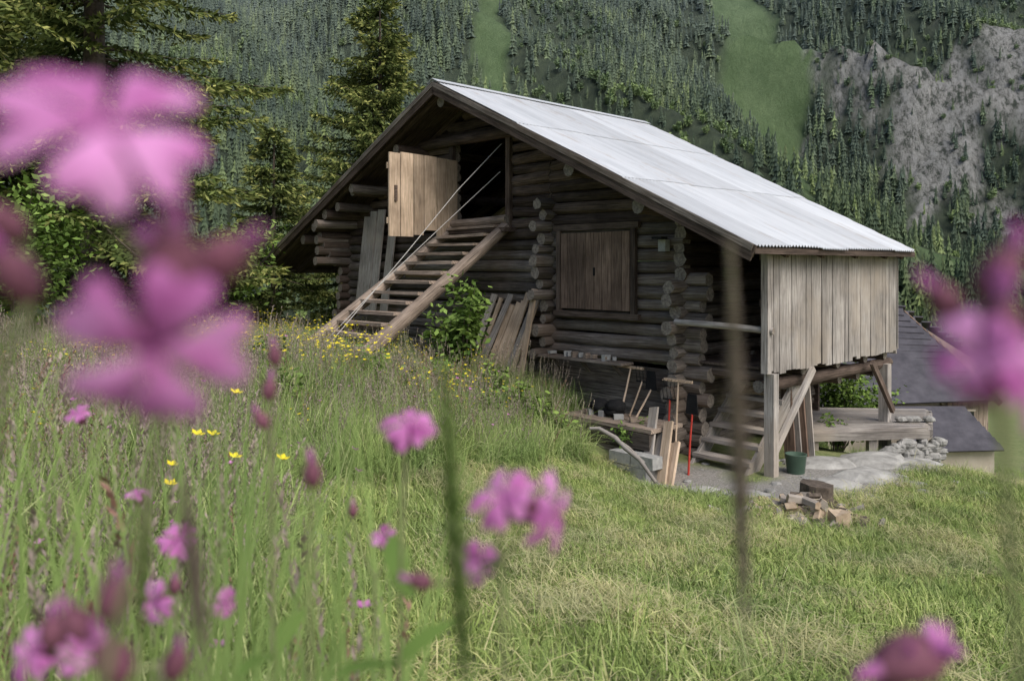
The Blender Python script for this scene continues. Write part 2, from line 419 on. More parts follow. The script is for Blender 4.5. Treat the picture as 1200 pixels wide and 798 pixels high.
# ------------------------------------------------------------------ barn frame
UX,UY=-.682,.731;VX,VY=.731,.682
def B(a,bb,z): return Vector((2.729+UX*a+VX*bb,9+UY*a+VY*bb,z))
nV=Vector((VX,VY,0));nU=Vector((UX,UY,0))
RA=5.89
def roofz(a): return .26+2.82*a/RA if a<RA else 3.08-3.10*(a-RA)/6.6
barn=empty('log_barn',B(5.5,2.5,-2.5))
mb=MB()
def course(z,lo,hi,bb,dark):
    r=random.uniform(.080,.102)
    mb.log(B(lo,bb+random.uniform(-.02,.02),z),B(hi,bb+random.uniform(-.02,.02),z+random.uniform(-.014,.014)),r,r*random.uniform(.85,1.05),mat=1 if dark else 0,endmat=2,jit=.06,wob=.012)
z=-2.5
while z<2.7:
    lo=1.5 if z<roofz(1.5)-.25 else (z+.27-.26)*RA/2.82
    hi=10.0 if z<roofz(10)-.25 else RA+(3.08-z-.27)*6.6/3.10
    if z<-.15: lo=1.5-random.uniform(.2,.4)
    cuts=[(3.97,3.98)]
    if .60<z<2.15: cuts=[(4.0,4.01),(4.93,6.42)]
    if z<-1.38: cuts=[(1.75,3.95)]
    segs=[];s0=lo
    for c0,c1 in cuts:
        if c0>s0:segs.append((s0,min(c0,hi)))
        s0=max(s0,c1)
    if s0<hi: segs.append((s0,hi))
    for s0,s1 in segs:
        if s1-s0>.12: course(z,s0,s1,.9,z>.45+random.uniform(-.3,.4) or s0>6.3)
    zc=z+.089
    if -1.5<zc<1.0: mb.log(B(4.0,.9-random.uniform(.22,.52),zc),B(4.0,1.6,zc),random.uniform(.07,.097),mat=0,endmat=2,jit=.09)
    if zc<.75: mb.log(B(1.55,.9-random.uniform(.18,.4) if zc<-.15 else .8,zc),B(1.55,4.55,zc),random.uniform(.075,.1),mat=0 if zc<-.15 else 1,endmat=2,jit=.09)
    if zc<.85: mb.log(B(10.0,.9-random.uniform(.25,.4)-(.5 if .1<zc<.8 else 0)*max(0,(zc+.2)),zc),B(10.0,5.2,zc),random.uniform(.085,.1),mat=1,endmat=2)
    z+=.178
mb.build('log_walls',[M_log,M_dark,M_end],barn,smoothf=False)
mb=MB()
z=-2.6
while z<2.6:
    lo=max(1.4,(z+.4-.26)*RA/2.82);hi=min(10,RA+(3.08-z-.4)*6.6/3.10)
    if hi>lo: mb.plank(B(lo,4.5,z),B(hi,4.5,z),.19,.05,nV,1)
    z+=.2
z=-2.3
while z<-1.4:
    mb.plank(B(1.7,.98,z),B(4.0,.98,z),.15,.04,nV,0);z+=.158
mb.plank(B(1.3,1.0,-2.65),B(4.0,1.0,-2.65),.5,.1,nV,0)
mb.build('plank_infill',[M_log,M_dark],barn)
mb=MB()
bb=.1
while bb<5.7:
    a0=max(0.0,(bb-4.7)*RA)
    if a0<RA-.3: mb.plank(B(a0+.02,bb,roofz(a0)-.055),B(RA,bb,roofz(RA)-.055),.19,.03,(0,0,1),1)
    mb.plank(B(RA,bb,roofz(RA)-.055),B(12.47,bb,roofz(12.47)-.055),.19,.03,(0,0,1),1)
    bb+=.2
for bb in (.12,.95,1.9,2.9,3.9,4.5):
    mb.plank(B(.06,bb,roofz(.06)-.13),B(RA-.02,bb,roofz(RA)-.13),.09,.12,(0,0,1),1)
    mb.plank(B(RA+.02,bb,roofz(RA)-.13),B(12.4,bb,roofz(12.4)-.13),.09,.12,(0,0,1),1)
for a in (RA,2.95,1.72,8.7,9.6,10.6):
    ln=.12 if a<6 else random.uniform(.0,.2)
    mb.log(B(a,ln,roofz(a)-.30),B(a,4.6,roofz(a)-.30),.10,mat=1,endmat=2)
mb.log(B(7.25,.15,roofz(7.25)-.32),B(7.25,4.6,roofz(7.25)-.32),.09,mat=1,endmat=2)
mb.log(B(4.4,.75,2.22),B(7.3,.75,2.22),.09,mat=1,endmat=2)
for (aa,zz) in ((8.6,1.5),(9.2,1.18),(9.7,.86),(10.0,.55),(10.0,.33),(10.0,.1)):
    mb.log(B(aa,.0+random.uniform(-.1,.15),zz),B(aa,1.0,zz),.09,mat=0,endmat=2)
for (a0,a1) in ((-.03,RA),(RA,12.52)):
    mb.plank(B(a0,-.035,roofz(a0)-.10),B(a1,-.035,roofz(a1)-.10),.19,.03,nV,3,.4)
    mb.plank(B(a0,-.058,roofz(a0)-.035),B(a1,-.058,roofz(a1)-.035),.075,.018,nV,0,.6)
mb.plank(B(-.02,0,roofz(0)-.085),B(-.02,4.7,roofz(0)-.085),.07,.025,nU,3,.3)
mb.plank(B(12.5,0,roofz(12.5)-.09),B(12.5,5.7,roofz(12.5)-.09),.11,.025,nU,0,.3)
mb.build('roof_timbers',[M_log,M_dark,M_end,M_dark],barn)
V=[];F=[];UVs=[];R=[]
def sheet(a0,a1,off,side):
    nb=int(5.78/.0095)
    base=len(V);rows=3;cols=[]
    for j in range(nb+1):
        bb=-.05+j*.0095
        st=max(a0,(bb-4.7)*RA) if side==0 else a0
        if st>=a1-.01: break
        cols.append((bb,st+.02*math.sin(int(bb/.76)*2.3)))
    for bb,st in cols:
        for i in range(rows+1):
            a=st+(a1-st)*i/rows
            wv=.013*math.sin(bb/.076*6.2832)+.004*math.sin(bb*2.1+a*3)
            V.append(B(a,bb,roofz(a)+off+wv))
    r1=rows+1
    for j in range(len(cols)-1):
        pr=((int(cols[j][0]/.76)*5+int(a0*3)+side*2)*7919%13)/13
        for i in range(rows):
            q=[base+j*r1+i,base+j*r1+i+1,base+(j+1)*r1+i+1,base+(j+1)*r1+i];F.append(q)
            for k in q:
                jj=(k-base)//r1;ii=(k-base)%r1
                UVs.append((a0+ii*(a1-a0)/rows+side*20,cols[jj][0]))
            R.append(pr)
sheet(-.06,1.95,.0,0);sheet(1.85,3.95,.012,0);sheet(3.85,RA,.024,0)
sheet(RA,8.1,.024,1);sheet(8.0,10.4,.012,1);sheet(10.3,12.56,0,1)
mesh_obj('metal_roof',V,F,[M_roof],UVs,R,None,True,barn)
mb=MB()
for s_ in (-1,1):
    mb.plank(B(RA+s_*.07,-.07,roofz(RA)+.022),B(RA+s_*.07,5.72,roofz(RA)+.022),.16,.008,nU*s_*.47+Vector((0,0,1)),0,.5)
mb.build('ridge_cap',[M_roof],barn)
mb=MB()
a=2.36
while a<3.66:
    w=random.uniform(.14,.2);w=min(w,3.70-a)
    mb.plank(B(a+w/2,.76,-.64),B(a+w/2,.76,.50),w-.008,.03,nV,0);a+=w
for aa in (2.30,3.75): mb.plank(B(aa,.765,-.68),B(aa,.765,.56),.08,.06,nV,1)
mb.plank(B(2.2,.765,-.72),B(3.85,.765,-.72),.08,.07,nV,1);mb.plank(B(2.2,.765,.585),B(3.85,.765,.585),.09,.07,nV,1)
mb.box(B(3.02,.738,-.08),.03,.02,.12,2)
mb.build('shutter',[M_brown,M_dark,M_black],barn)
mb=MB()
h0=Vector((-.98,14.2,0));h1=Vector((-2.02,12.95,0));dd=(h1-h0);Lh=dd.length;dd.normalize();nn=Vector((dd.y,-dd.x,0))
x=0;ws=[.25,.27,.31,.24,.3,.28];rr=[.9,.25,.75,.1,.95,.5];k=0
while x<Lh-.02:
    w=min(ws[k%6],Lh-x);c=h0+dd*(x+w/2);zb=.50+random.uniform(-.03,.03)+(.12 if k in(2,) else 0);zt=1.88+random.uniform(-.015,.015)
    mb.plank(c+Vector((0,0,zb)),c+Vector((0,0,zt)),w-.024,.03,nn,0,rr[k%6]);x+=w;k+=1
for zz in (.75,1.65): mb.plank(h0+nn*.035+Vector((0,0,zz)),h1+nn*.035+Vector((0,0,zz)),.1,.03,nn,0)
mb.box(h1-dd*.14+Vector((0,0,1.2))-nn*.03,.05,.03,.26,1,ang=math.atan2(dd.y,dd.x))
mb.build('hay_door',[M_tan,M_dark],barn)
mb=MB()
mb.plank(B(4.93,.8,.58),B(4.93,.8,2.15),.1,.08,nV,0);mb.plank(B(6.43,.8,.58),B(6.43,.8,2.15),.1,.08,nV,0)
mb.plank(B(4.8,.72,.60),B(6.6,.72,.60),.07,.3,nV,0)
for aa,zb,zt in ((8.15,-.9,.9),(8.55,-.9,1.12),(8.82,-.9,1.1),(9.05,-.9,1.0)):
    mb.plank(B(aa+.1,.55,zb),B(aa,.72,zt),.23,.03,nV,1,.9)
mb.build('opening_frame',[M_dark,M_grey],barn)
mb=MB();bb=.64
while bb<4.55:
    w=random.uniform(.10,.17)
    mb.plank(B(.2+random.uniform(-.01,.01),bb+w/2,-1.30+random.uniform(-.035,.025)),B(.2,bb+w/2,.2),w-.010,.025,nU,0,jit=.004);bb+=w
for zz in (-1.2,-.45,.12): mb.plank(B(.27,.7,zz),B(.27,4.5,zz),.09,.09,(0,0,1),1)
for b2 in (.95,1.8,2.8,3.7,4.4):
    mb.log(B(.3,b2,-1.36),B(1.6,b2,-1.36),.075,mat=1,endmat=2)
mb.log(B(.38,.8,-1.5),B(.38,4.7,-1.5),.08,mat=1,endmat=2)
mb.log(B(.8,2.4,-1.66),B(.8,4.9,-1.66),.08,mat=1,endmat=2)
for b2 in (3.3,3.9,4.5): mb.log(B(.5,b2,-1.65),B(1.7,b2,-1.65),.07,mat=1,endmat=2)
for k in range(8): mb.plank(B(.32+k*.16,.85,-1.27),B(.32+k*.16,4.5,-1.27),.15,.03,(0,0,1),1)
mb.log(B(.12,.68,-.78),B(1.5,.62,-.74),.04,mat=0,endmat=2)
mb.plank(B(.2,.66,-1.3),B(.2,.66,.2),.09,.09,nV,3)
mb.plank(B(.2,4.58,-1.3),B(1.5,4.58,-1.3+.0),.1,.03,nV,3)
for k in range(9): mb.plank(B(.26+k*.145,4.62,-1.28),B(.26+k*.145,4.62,.2+.05*k),.14,.025,nV,0)
mb.plank(B(.2,.78,-2.7),B(.2,.78,-1.31),.13,.12,nV,3,.9)
mb.plank(B(.16,.80,-2.25),B(.16,1.78,-1.33),.09,.05,nU,3,.9)
mb.plank(B(.3,4.4,-2.9),B(.3,4.4,-1.5),.14,.14,nV,0,.9)
mb.plank(B(.16,4.35,-2.2),B(.16,3.6,-1.4),.09,.05,nU,1,.9)
mb.build('side_loft_box',[M_grey,M_dark,M_end,M_grey],barn)
# steps under the eave, by the support post
mb=MB()
for k in range(7):
    mb.plank(B(.42,.75+k*.2,-2.45+k*.17),B(1.25,.75+k*.2,-2.45+k*.17),.20,.05,(0,0,1),0,1)
for aa in (.44,1.23): mb.plank(B(aa,.6,-2.68),B(aa,2.2,-1.28),.2,.04,nU,0,.9)
mb.build('under_eave_steps',[M_grey],barn)
mb=MB()
mb.plank(B(2.3,.62,-1.37),B(3.95,.62,-1.37),.28,.035,(0,0,1),0,.9)
for k in range(3): mb.plank(B(2.5+k*.6,.74,-1.55),B(2.5+k*.6,.55,-1.39),.04,.04,nU,0)
mb.plank(B(1.3,.35,-2.06),B(2.85,.35,-2.06),.32,.05,(0,0,1),1,.9);mb.plank(B(1.3,.0,-2.06),B(2.85,.0,-2.06),.32,.05,(0,0,1),1,.7)
mb.plank(B(1.32,-.15,-2.2),B(2.85,-.15,-2.2),.2,.04,nV,0);mb.plank(B(1.35,-.13,-2.42),B(2.85,-.13,-2.42),.2,.04,nV,0)
for aa in (1.4,2.1,2.8): mb.plank(B(aa,-.08,-2.9),B(aa,-.08,-2.1),.1,.1,nV,0)
for k in range(12):
    c=B(2.4+random.random()*1.5,.6,-1.31);mb.box(c,random.uniform(.04,.14),.06,random.uniform(.03,.09),random.choice([1,2]),random.random())
for k in range(5):
    c=B(1.5+random.random()*1.2,.1,-2.0);mb.box(c,random.uniform(.06,.16),.08,random.uniform(.04,.09),random.choice([1,2]),random.random())
mb.build('wall_shelf_and_bench',[M_log,M_rail,M_conc],barn)
mb=MB()
mb.box(B(1.75,.72,.28),.12,.1,.16,0,ang=2.3);mb.box(B(1.75,.62,.38),.16,.14,.03,1,ang=2.3)
mb.build('wall_lamp',[M_conc,M_black],barn)

# ------------------------------------------------------------------ stairway to hay door
st=empty('wooden_stairway',B(5.6,-.8,-1.2));mb=MB()
mb.log(B(4.97,.75,.66),B(4.97,-2.05,-1.33),.09,.115,0,1,seg=12,r=.6,jit=.06)
mb.log(B(6.32,.75,.68),B(6.32,-2.25,-1.31),.08,.10,0,1,seg=12,r=.7,jit=.06)
for k in range(13):
    t=(k+.4)/13;bb=.72-2.85*t;zz=.69-1.98*t
    mb.plank(B(5.02,bb,zz+.03+random.uniform(-.012,.012)),B(6.3,bb,zz+.03+random.uniform(-.012,.012)),.20,.045,(0,0,1),0,r=.75+random.random()*.25,jit=.006)
mb.log(B(4.9,.72,.78),B(6.4,.7,.74),.07,mat=0,endmat=1)
for k in (.35,.75): mb.log(B(5.0,.72-2.85*k,.55-1.98*k),B(6.3,.72-2.85*k,.55-1.98*k),.045,mat=0)
mb.build('stair_rails_and_treads',[M_rail,M_end],st)
mb=MB()
mb.tube([B(4.9,.6,2.0),B(5.05,-.2,1.2),B(5.2,-1.1,.18),B(5.5,-2.3,-1.2)],.006,.006)
mb.tube([B(4.95,.62,1.55),B(5.3,-.3,.65),B(5.7,-1.3,-.35),B(5.9,-2.2,-1.25)],.006,.006)
mb.build('rope',[M_rope])

# ------------------------------------------------------------------ props
def planks_lean(name,lst,mats):
    mb=MB()
    for (p0,p1,w,m) in lst: mb.plank(p0,p1,w,.03,nV,m,jit=.003)
    return mb.build(name,mats)
lst=[]
for k in range(9):
    a0=4.32+k*.12+random.uniform(-.03,.03);top=-.38-random.random()*.28
    lst.append((B(a0+.12,.15+random.uniform(-.1,.1),-2.1),B(a0-.1-random.random()*.12,.72,top),random.uniform(.07,.15),random.choice([0,1,0])))
lst.append((B(4.15,.2,-2.2),B(4.02,.5,-.35),.1,0))
planks_lean('leaning_planks',lst,[M_tan,M_grey])
lst=[]
for k,(px_,h) in enumerate(((1.02,.75),(1.12,.62),(.92,.5),(1.25,.9))):
    lst.append((B(px_,-.35,-2.7),B(px_+.2,.1,-2.7+h),.13,k%2))
planks_lean('leaning_planks',lst,[M_tan,M_grey])
lst=[]
for k in range(4): lst.append((B(.4,1.65+k*.17,-2.6),B(.5,1.7+k*.17,-1.55-random.random()*.2),.15,k%2))
planks_lean('leaning_planks',lst,[M_brown,M_grey])
def tool(name,p0,p1,kind,mat=0):
    mb=MB();p0=Vector(p0);p1=Vector(p1)
    mb.log(p0,p1,.014,.012,mat,seg=8,wob=.004)
    if kind=='rake':
        mb.plank(p1-nU*.22,p1+nU*.22,.035,.03,nV,0)
        for k in range(9):
            q=p1+nU*(-.2+.05*k);mb.plank(q,q-nV*.07,.008,.008,nU,0)
    elif kind=='fork':
        mb.plank(p1-nU*.1,p1+nU*.1,.02,.02,nV,1)
        for k in range(4):
            q=p1+nU*(-.09+.06*k);mb.tube([q,q+Vector((0,0,.14))-nV*.03,q+Vector((0,0,.26))],.005,.003,1)
    else:
        mb.plank(p1,p1+Vector((0,0,.26)),.19,.012,nV,1,taper=.7)
    return mb.build(name,[M_tan,M_black,M_red])
tool('hay_rake',B(2.2,.35,-2.03),B(2.3,.7,-1.42),'rake')
tool('pitchfork',B(2.05,.35,-2.03),B(2.1,.7,-1.6),'fork')
tool('shovel',B(1.9,.3,-2.03),B(1.95,.7,-1.7),'shovel')
tool('hay_rake',B(1.2,.2,-2.6),B(1.4,.55,-1.5),'rake')
tool('shovel',B(1.0,.2,-2.6),B(1.15,.5,-1.9),'shovel',2)
tool('pitchfork',B(1.35,.25,-2.6),B(1.5,.5,-1.75),'fork',2)
mb=MB()
for k in range(6): mb.rock(B(2.3+random.uniform(-.16,.16),.2,-1.96+random.random()*.08),.15,.13,.09)
mb.build('black_bag',[M_black],smoothf=True)
mb=MB();c=B(1.2,.0,-2.48);mb.box(c,.2,.12,.24,0,.5);mb.box(c+Vector((0,0,.14)),.1,.03,.03,0,.5);mb.tube([c+Vector((.07,0,.12)),c+Vector((.12,0,.2))],.018,.012,1)
mb.build('red_fuel_can',[M_red,M_black])
mb=MB();c=B(.05,1.1,-2.58);n=14
for (r0,z0) in ((.1,0),(.13,.26),(.135,.27),(.12,.27),(.09,.02)):
    for k in range(n): mb.v.append(c+Vector((r0*math.cos(6.2832*k/n),r0*math.sin(6.2832*k/n),z0)))
for l in range(4):
    for k in range(n):
        k2=(k+1)%n;mb.face([l*n+k,l*n+k2,(l+1)*n+k2,(l+1)*n+k],[(0,0)]*4,.5,0)
mb.face([4*n+k for k in range(n)],[(0,0)]*n,.5,0)
mb.build('bucket',[M_green],smoothf=True)
mb=MB()
for row in range(3):
    for k in range(2):
        mb.box(B(1.25+k*.34+(row%2)*.1,-.32,-2.68+row*.15),.33,.2,.142,0,ang=math.atan2(UY,UX),jit=.006)
mb.build('concrete_block_wall',[M_conc])
mb=MB()
mb.tube([(1.55,8.55,-2.33),(1.4,8.7,-2.12),(1.25,8.85,-2.02),(1.18,9.0,-1.95)],.02,.028,0,8)
mb.tube([(1.18,9.0,-1.95),(1.0,9.1,-1.86),(.9,9.15,-1.87)],.028,.018,0,8);mb.tube([(1.2,8.95,-1.97),(1.35,9.2,-2.1),(1.55,9.3,-2.3)],.02,.014,0,8)
mb.build('fallen_branch',[M_grey],smoothf=True)
mb=MB();gz=z1(2.9,7.6)
for k in range(75):
    x=2.86+random.gauss(0,.27);y=7.75+random.gauss(0,.24);a=random.random()*6.28;l=random.uniform(.06,.19)
    h=z1(x,y)+.03+.2*max(0,1-((x-2.86)**2+(y-7.7)**2)/.12)*random.random()
    d=Vector((math.cos(a)*l,math.sin(a)*l,random.uniform(-.04,.05)))
    mb.log(Vector((x,y,h))-d*.6,Vector((x,y,h))+d*.6,random.uniform(.02,.05),mat=random.choice([0,1,1,1,2]),endmat=random.choice([1,2]),seg=5,jit=.15)
mb.build('firewood_pile',[M_bark,M_grey,M_cut])
mb=MB();gz=z1(3.15,8.2)
mb.log((3.13,8.2,gz-.05),(3.15,8.2,gz+.24),.17,.16,0,0,seg=16,jit=.09)
for k in range(6):
    a=k*1.05;mb.log((3.13+.13*math.cos(a),8.2+.13*math.sin(a),gz+.06),(3.13+.36*math.cos(a),8.2+.36*math.sin(a),gz-.05),.05,.02,0,seg=7,jit=.1)
mb.build('chopping_stump',[M_bark,M_cut])
mb=MB();mb.box((3.05,7.4,z1(3.05,7.4)+.07),.18,.13,.13,0,.4,jit=.02);mb.build('log_block',[M_cut])
mb=MB();
for k in range(13):
    t=k/13;mb.plank(Vector((4.35+.35*t,11.6+1.9*t,-2.40)),Vector((6.15+.8*t,11.8+1.5*t,-2.40)),.14,.04,(0,0,1),0)
mb.plank((4.33,11.52,-2.48),(6.15,11.72,-2.48),.12,.06,(0,1,0),0);mb.plank((6.2,11.75,-2.48),(7.0,13.3,-2.48),.12,.06,(1,0,0),0)
for p in ((4.4,11.6),(5.3,11.7),(6.1,11.8),(6.9,13.2),(4.6,13.4)): mb.plank((*p,-3.3),(*p,-2.42),.12,.12,(0,1,0),0)
mb.build('wooden_deck',[M_grey])
mb=MB()
for k in range(60):
    t=random.random();x=5.5+t*.9;y=11.55+t*.3;mb.rock((x,y,-3.05+random.random()*.45),random.uniform(.07,.17),.1,random.uniform(.04,.09))
for k in range(6): mb.rock((5.9+random.random()*.5,12.1,-2.33),.1,.08,.05)
mb.build('dry_stone_wall',[M_rock])
mb=MB()
for k in range(60):
    x=random.uniform(2.1,5.4);y=random.uniform(8.2,10.6)
    if x>2.5 and y>9.6 and x<3.4: continue
    s=random.uniform(.02,.08);mb.rock((x,y,z1(x,y)+s*.1),s*1.3,s,s*.5)
for (x,y,s) in ((-1.0,3.9,.05),(-.93,3.95,.035),(-.3,5.2,.04),(-.1,5.3,.04)): mb.rock((x,y,z1(x,y)+s*.4),s*1.6,s,s*.7)
mb.build('field_stones',[M_rock])
mb=MB()
for (x,y,s) in ((3.75,9.2,.30),(4.3,9.5,.38),(4.0,10.2,.36),(4.7,10.3,.38),(3.5,8.85,.24),(5.0,10.9,.4),(2.2,9.2,.2),(2.6,8.8,.24),(4.6,9.2,.2),(5.5,10.8,.35),(3.75,8.6,.2),(5.1,10.1,.26)):
    mb.rock((x,y,z1(x,y)-.02),s*1.3,s*.9,s*.32)
mb.build('rock_slabs',[M_slab])

# ------------------------------------------------------------------ farmhouse
fh=empty('farmhouse',(11,21,-4.8));mb=MB()
def quad(pts,m,th=None):
    b0=len(mb.v);mb.v+= [Vector(p) for p in pts];mb.face([b0,b0+1,b0+2,b0+3],[(p[0],p[2]) for p in pts],.5,m)
def slab(tl,tr,br,bl,n=9,m=0):
    tl,tr,br,bl=map(Vector,(tl,tr,br,bl));nr=(tr-tl).cross(bl-tl).normalized()
    if nr.z<0:nr=-nr
    for k in range(n):
        t=(k+.5)/n;p0=tl.lerp(bl,t);p1=tr.lerp(br,t);w=((bl-tl).length/n)*1.1
        mb.plank(p0+nr*.02*1,p1+nr*.02,w,.04,nr+ (bl-tl).normalized()*.12,m)
slab((6.5,24.0,-1.0),(11.0,22.5,-1.2),(12.3,20.1,-3.35),(7.6,19.6,-3.45),14)
slab((6.5,24.0,-1.0),(11.0,22.5,-1.2),(15.0,25.5,-2.9),(9.5,27.5,-2.9),10)
mb.plank((11.06,22.45,-1.32),(12.36,20.05,-3.47),.18,.04,(1,.3,0),1)
mb.build('roof',[M_slate,M_brown],fh)
mb=MB()
quad([(8.0,20.1,-6.5),(12.1,20.5,-6.5),(12.1,20.5,-3.3),(8.0,20.1,-3.3)],0)
b0=len(mb.v);mb.v+=[Vector(p) for p in ((12.1,20.5,-6.5),(14.2,24.3,-6.5),(14.2,24.3,-2.9),(11.1,22.6,-1.35),(12.1,20.5,-3.2))];mb.face([b0,b0+1,b0+2,b0+3,b0+4],[(0,0)]*5,.5,1)
mb.build('walls',[M_plaster,M_rail],fh)
mb=MB()
slab((9.3,19.3,-3.45),(11.0,19.3,-3.45),(11.1,17.9,-4.15),(9.0,17.9,-4.2),8)
mb.build('lean_to_roof',[M_slate],fh)
mb=MB()
quad([(9.2,18.1,-6.5),(11.0,18.1,-6.5),(11.0,18.1,-4.1),(9.2,18.1,-4.1)],0);quad([(11.0,18.1,-6.5),(11.0,20.4,-6.5),(11.0,20.4,-3.5),(11.0,18.1,-4.1)],1)
for k in range(8): mb.plank((11.2+k*.13,20.3,-4.3),(11.2+k*.13,20.3,-3.35),.12,.03,(0,1,0),1)
mb.box((11.55,20.2,-3.9),.4,.04,.45,2);mb.box((11.55,20.17,-3.9),.44,.03,.04,3);mb.box((11.55,20.17,-3.66),.46,.04,.05,3);mb.box((11.55,20.17,-4.14),.46,.04,.05,3);mb.box((11.55,20.17,-3.9),.04,.03,.45,3)
mb.build('facade_boards_and_window',[M_plaster,M_rail,M_glass,M_plaster],fh)

# ------------------------------------------------------------------ spruces
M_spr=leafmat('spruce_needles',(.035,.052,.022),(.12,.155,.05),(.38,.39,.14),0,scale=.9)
def spruce(x,y,h,R,seed,whorl=.38,nb=8,blade=.15):
    rg=np.random.default_rng(seed);z0=z1(x,y)
    tr=empty('spruce_tree',(x,y,z0));mb=MB()
    mb.log((x,y,z0-.3),(x,y,z0+h),.018*h,.01,0,seg=10,step=1.5)
    Ps=[];Ds=[];Ss=[];Rn=[]
    z=.06*h
    while z<h*.985:
        t=z/h
        for k in range(nb if t<.85 else 5):
            L=R*(1-t)**.82*rg.uniform(.5,1.2)+.12;az=rg.uniform(0,6.283)
            dr=np.array([math.cos(az),math.sin(az),0]);sd=np.array([-dr[1],dr[0],0])
            s=np.arange(.12*L,L,.10);
            if len(s)<2: s=np.array([.5*L,L*.95])
            q=s/L;slope=(.35*t-.22);zz=slope*s-.36*L*q**2*(1-t)+.30*L*q**3*(1-.3*t)
            zb=z0+z+rg.uniform(-.15,.15)
            c=np.array([x,y,zb])+dr*s[:,None]+np.array([0,0,1])*zz[:,None]
            if L>.6: mb.tube([tuple(c[0]-dr*.12*L)]+[tuple(c[int(i)]) for i in np.linspace(0,len(c)-1,4)],.008*L+.006,.004,0,4)
            for sg in (-1,1):
                tl=(.13+.28*L**.7*(1-q)**.8)*rg.uniform(.6,1.2,len(s))
                m=4
                for j in range(m):
                    f=(j+rg.random(len(s)))/m
                    pos=c+sd*(sg*tl*f*.85)[:,None]+dr*(tl*f*.5)[:,None]-np.array([0,0,1])*(tl*f*f*.45)[:,None]
                    for _ in range(2):
                        d=sd*sg*.7+dr*.6+rg.normal(0,.4,(len(s),3));d[:,2]-=.25
                        d/=np.linalg.norm(d,axis=1)[:,None];ln=blade*rg.uniform(.6,1.25,len(s))
                        w=np.cross(d,rg.normal(size=(len(s),3)));w/=np.linalg.norm(w,axis=1)[:,None]+1e-6
                        Ps.append(pos);Ds.append(d*ln[:,None]);Ss.append(w*(blade*.15))
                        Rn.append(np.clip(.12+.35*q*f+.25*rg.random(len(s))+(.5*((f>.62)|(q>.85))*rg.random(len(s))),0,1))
        z+=whorl*rg.uniform(.75,1.2)*(1-.45*t)
    V=leaf_arrays(np.concatenate(Ps),np.concatenate(Ds),np.concatenate(Ss))
    mb.build('trunk_and_limbs',[M_bark],tr)
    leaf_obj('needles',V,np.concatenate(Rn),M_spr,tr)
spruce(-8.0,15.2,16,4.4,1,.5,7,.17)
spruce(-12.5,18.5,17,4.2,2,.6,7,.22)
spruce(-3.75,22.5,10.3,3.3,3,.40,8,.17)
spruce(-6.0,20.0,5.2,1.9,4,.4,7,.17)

# ------------------------------------------------------------------ shrubs
M_leaf=leafmat('shrub_leaf',(.07,.12,.03),(.18,.27,.07),(.28,.40,.12),0,scale=3)
def shrub(name,x,y,w,h,nl,ls,seed,zoff=0,ns=16):
    rg=np.random.default_rng(seed);z0=z1(x,y)+zoff
    e=empty(name,(x,y,z0));mb=MB();Ps=[];Rn=[]
    for k in range(ns):
        a=rg.uniform(0,6.28);r=w*.5*rg.uniform(.2,1);zz=h*rg.uniform(.45,1)
        tip=np.array([x+r*math.cos(a),y+r*math.sin(a),z0+zz])
        mid=(np.array([x,y,z0])+tip)/2+np.array([0,0,.12*h])
        mb.tube([(x+.05*math.cos(a),y+.05*math.sin(a),z0-.1),tuple(mid),tuple(tip)],.012*min(1,h),.004*min(1,h),0,5)
        n=nl//ns;t=rg.uniform(.3,1.05,n)[:,None]
        base=np.array([x,y,z0]);c=(1-t)**2*base+2*t*(1-t)*(2*mid-.5*(base+tip))+t*t*tip
        Ps.append(c+rg.normal(0,.09*w,(n,3)));Rn.append(np.clip(t[:,0]*.55+rg.normal(0,.2,n),0,1))
    P_=np.concatenate(Ps);n=len(P_);D=rg.normal(size=(n,3));D[:,2]=D[:,2]*.5-.2;D/=np.linalg.norm(D,axis=1)[:,None]
    S=np.cross(D,rg.normal(size=(n,3))*.5+np.array([0,0,1]));S/=np.linalg.norm(S,axis=1)[:,None]
    ln=ls*rg.uniform(.6,1.3,(n,1))
    mb.build('stems',[M_bark],e);leaf_obj('leaves',leaf_arrays(P_,D*ln,S*ln*.26),np.concatenate(Rn),M_leaf,e)
shrub('elder_shrub',-.72,11.35,.95,1.5,1700,.12,1)
shrub('garden_shrub',5.9,14.3,1.7,1.5,4500,.09,2,.1)
shrub('garden_shrub',4.9,12.0,.5,.5,500,.08,3)
shrub('garden_shrub',-6.2,17.0,2.2,2.0,4000,.13,5)
shrub('garden_shrub',1.55,10.2,.5,.4,500,.07,7,.1)
shrub('garden_shrub',-7.6,12.2,3.0,2.3,5000,.12,8)
for i,(x,y,h) in enumerate(((-.25,10.8,.65),(.1,10.5,.6),(.4,10.1,.65),(.62,9.8,.55),(-.9,10.3,.6),(-1.7,9.4,.55),(-1.1,8.6,.5),(-2.6,8.8,.6),(-.3,9.6,.55),(-2.1,7.2,.5))):
    shrub('leafy_weed',x,y,.45,h,260,.085,30+i,0,8)

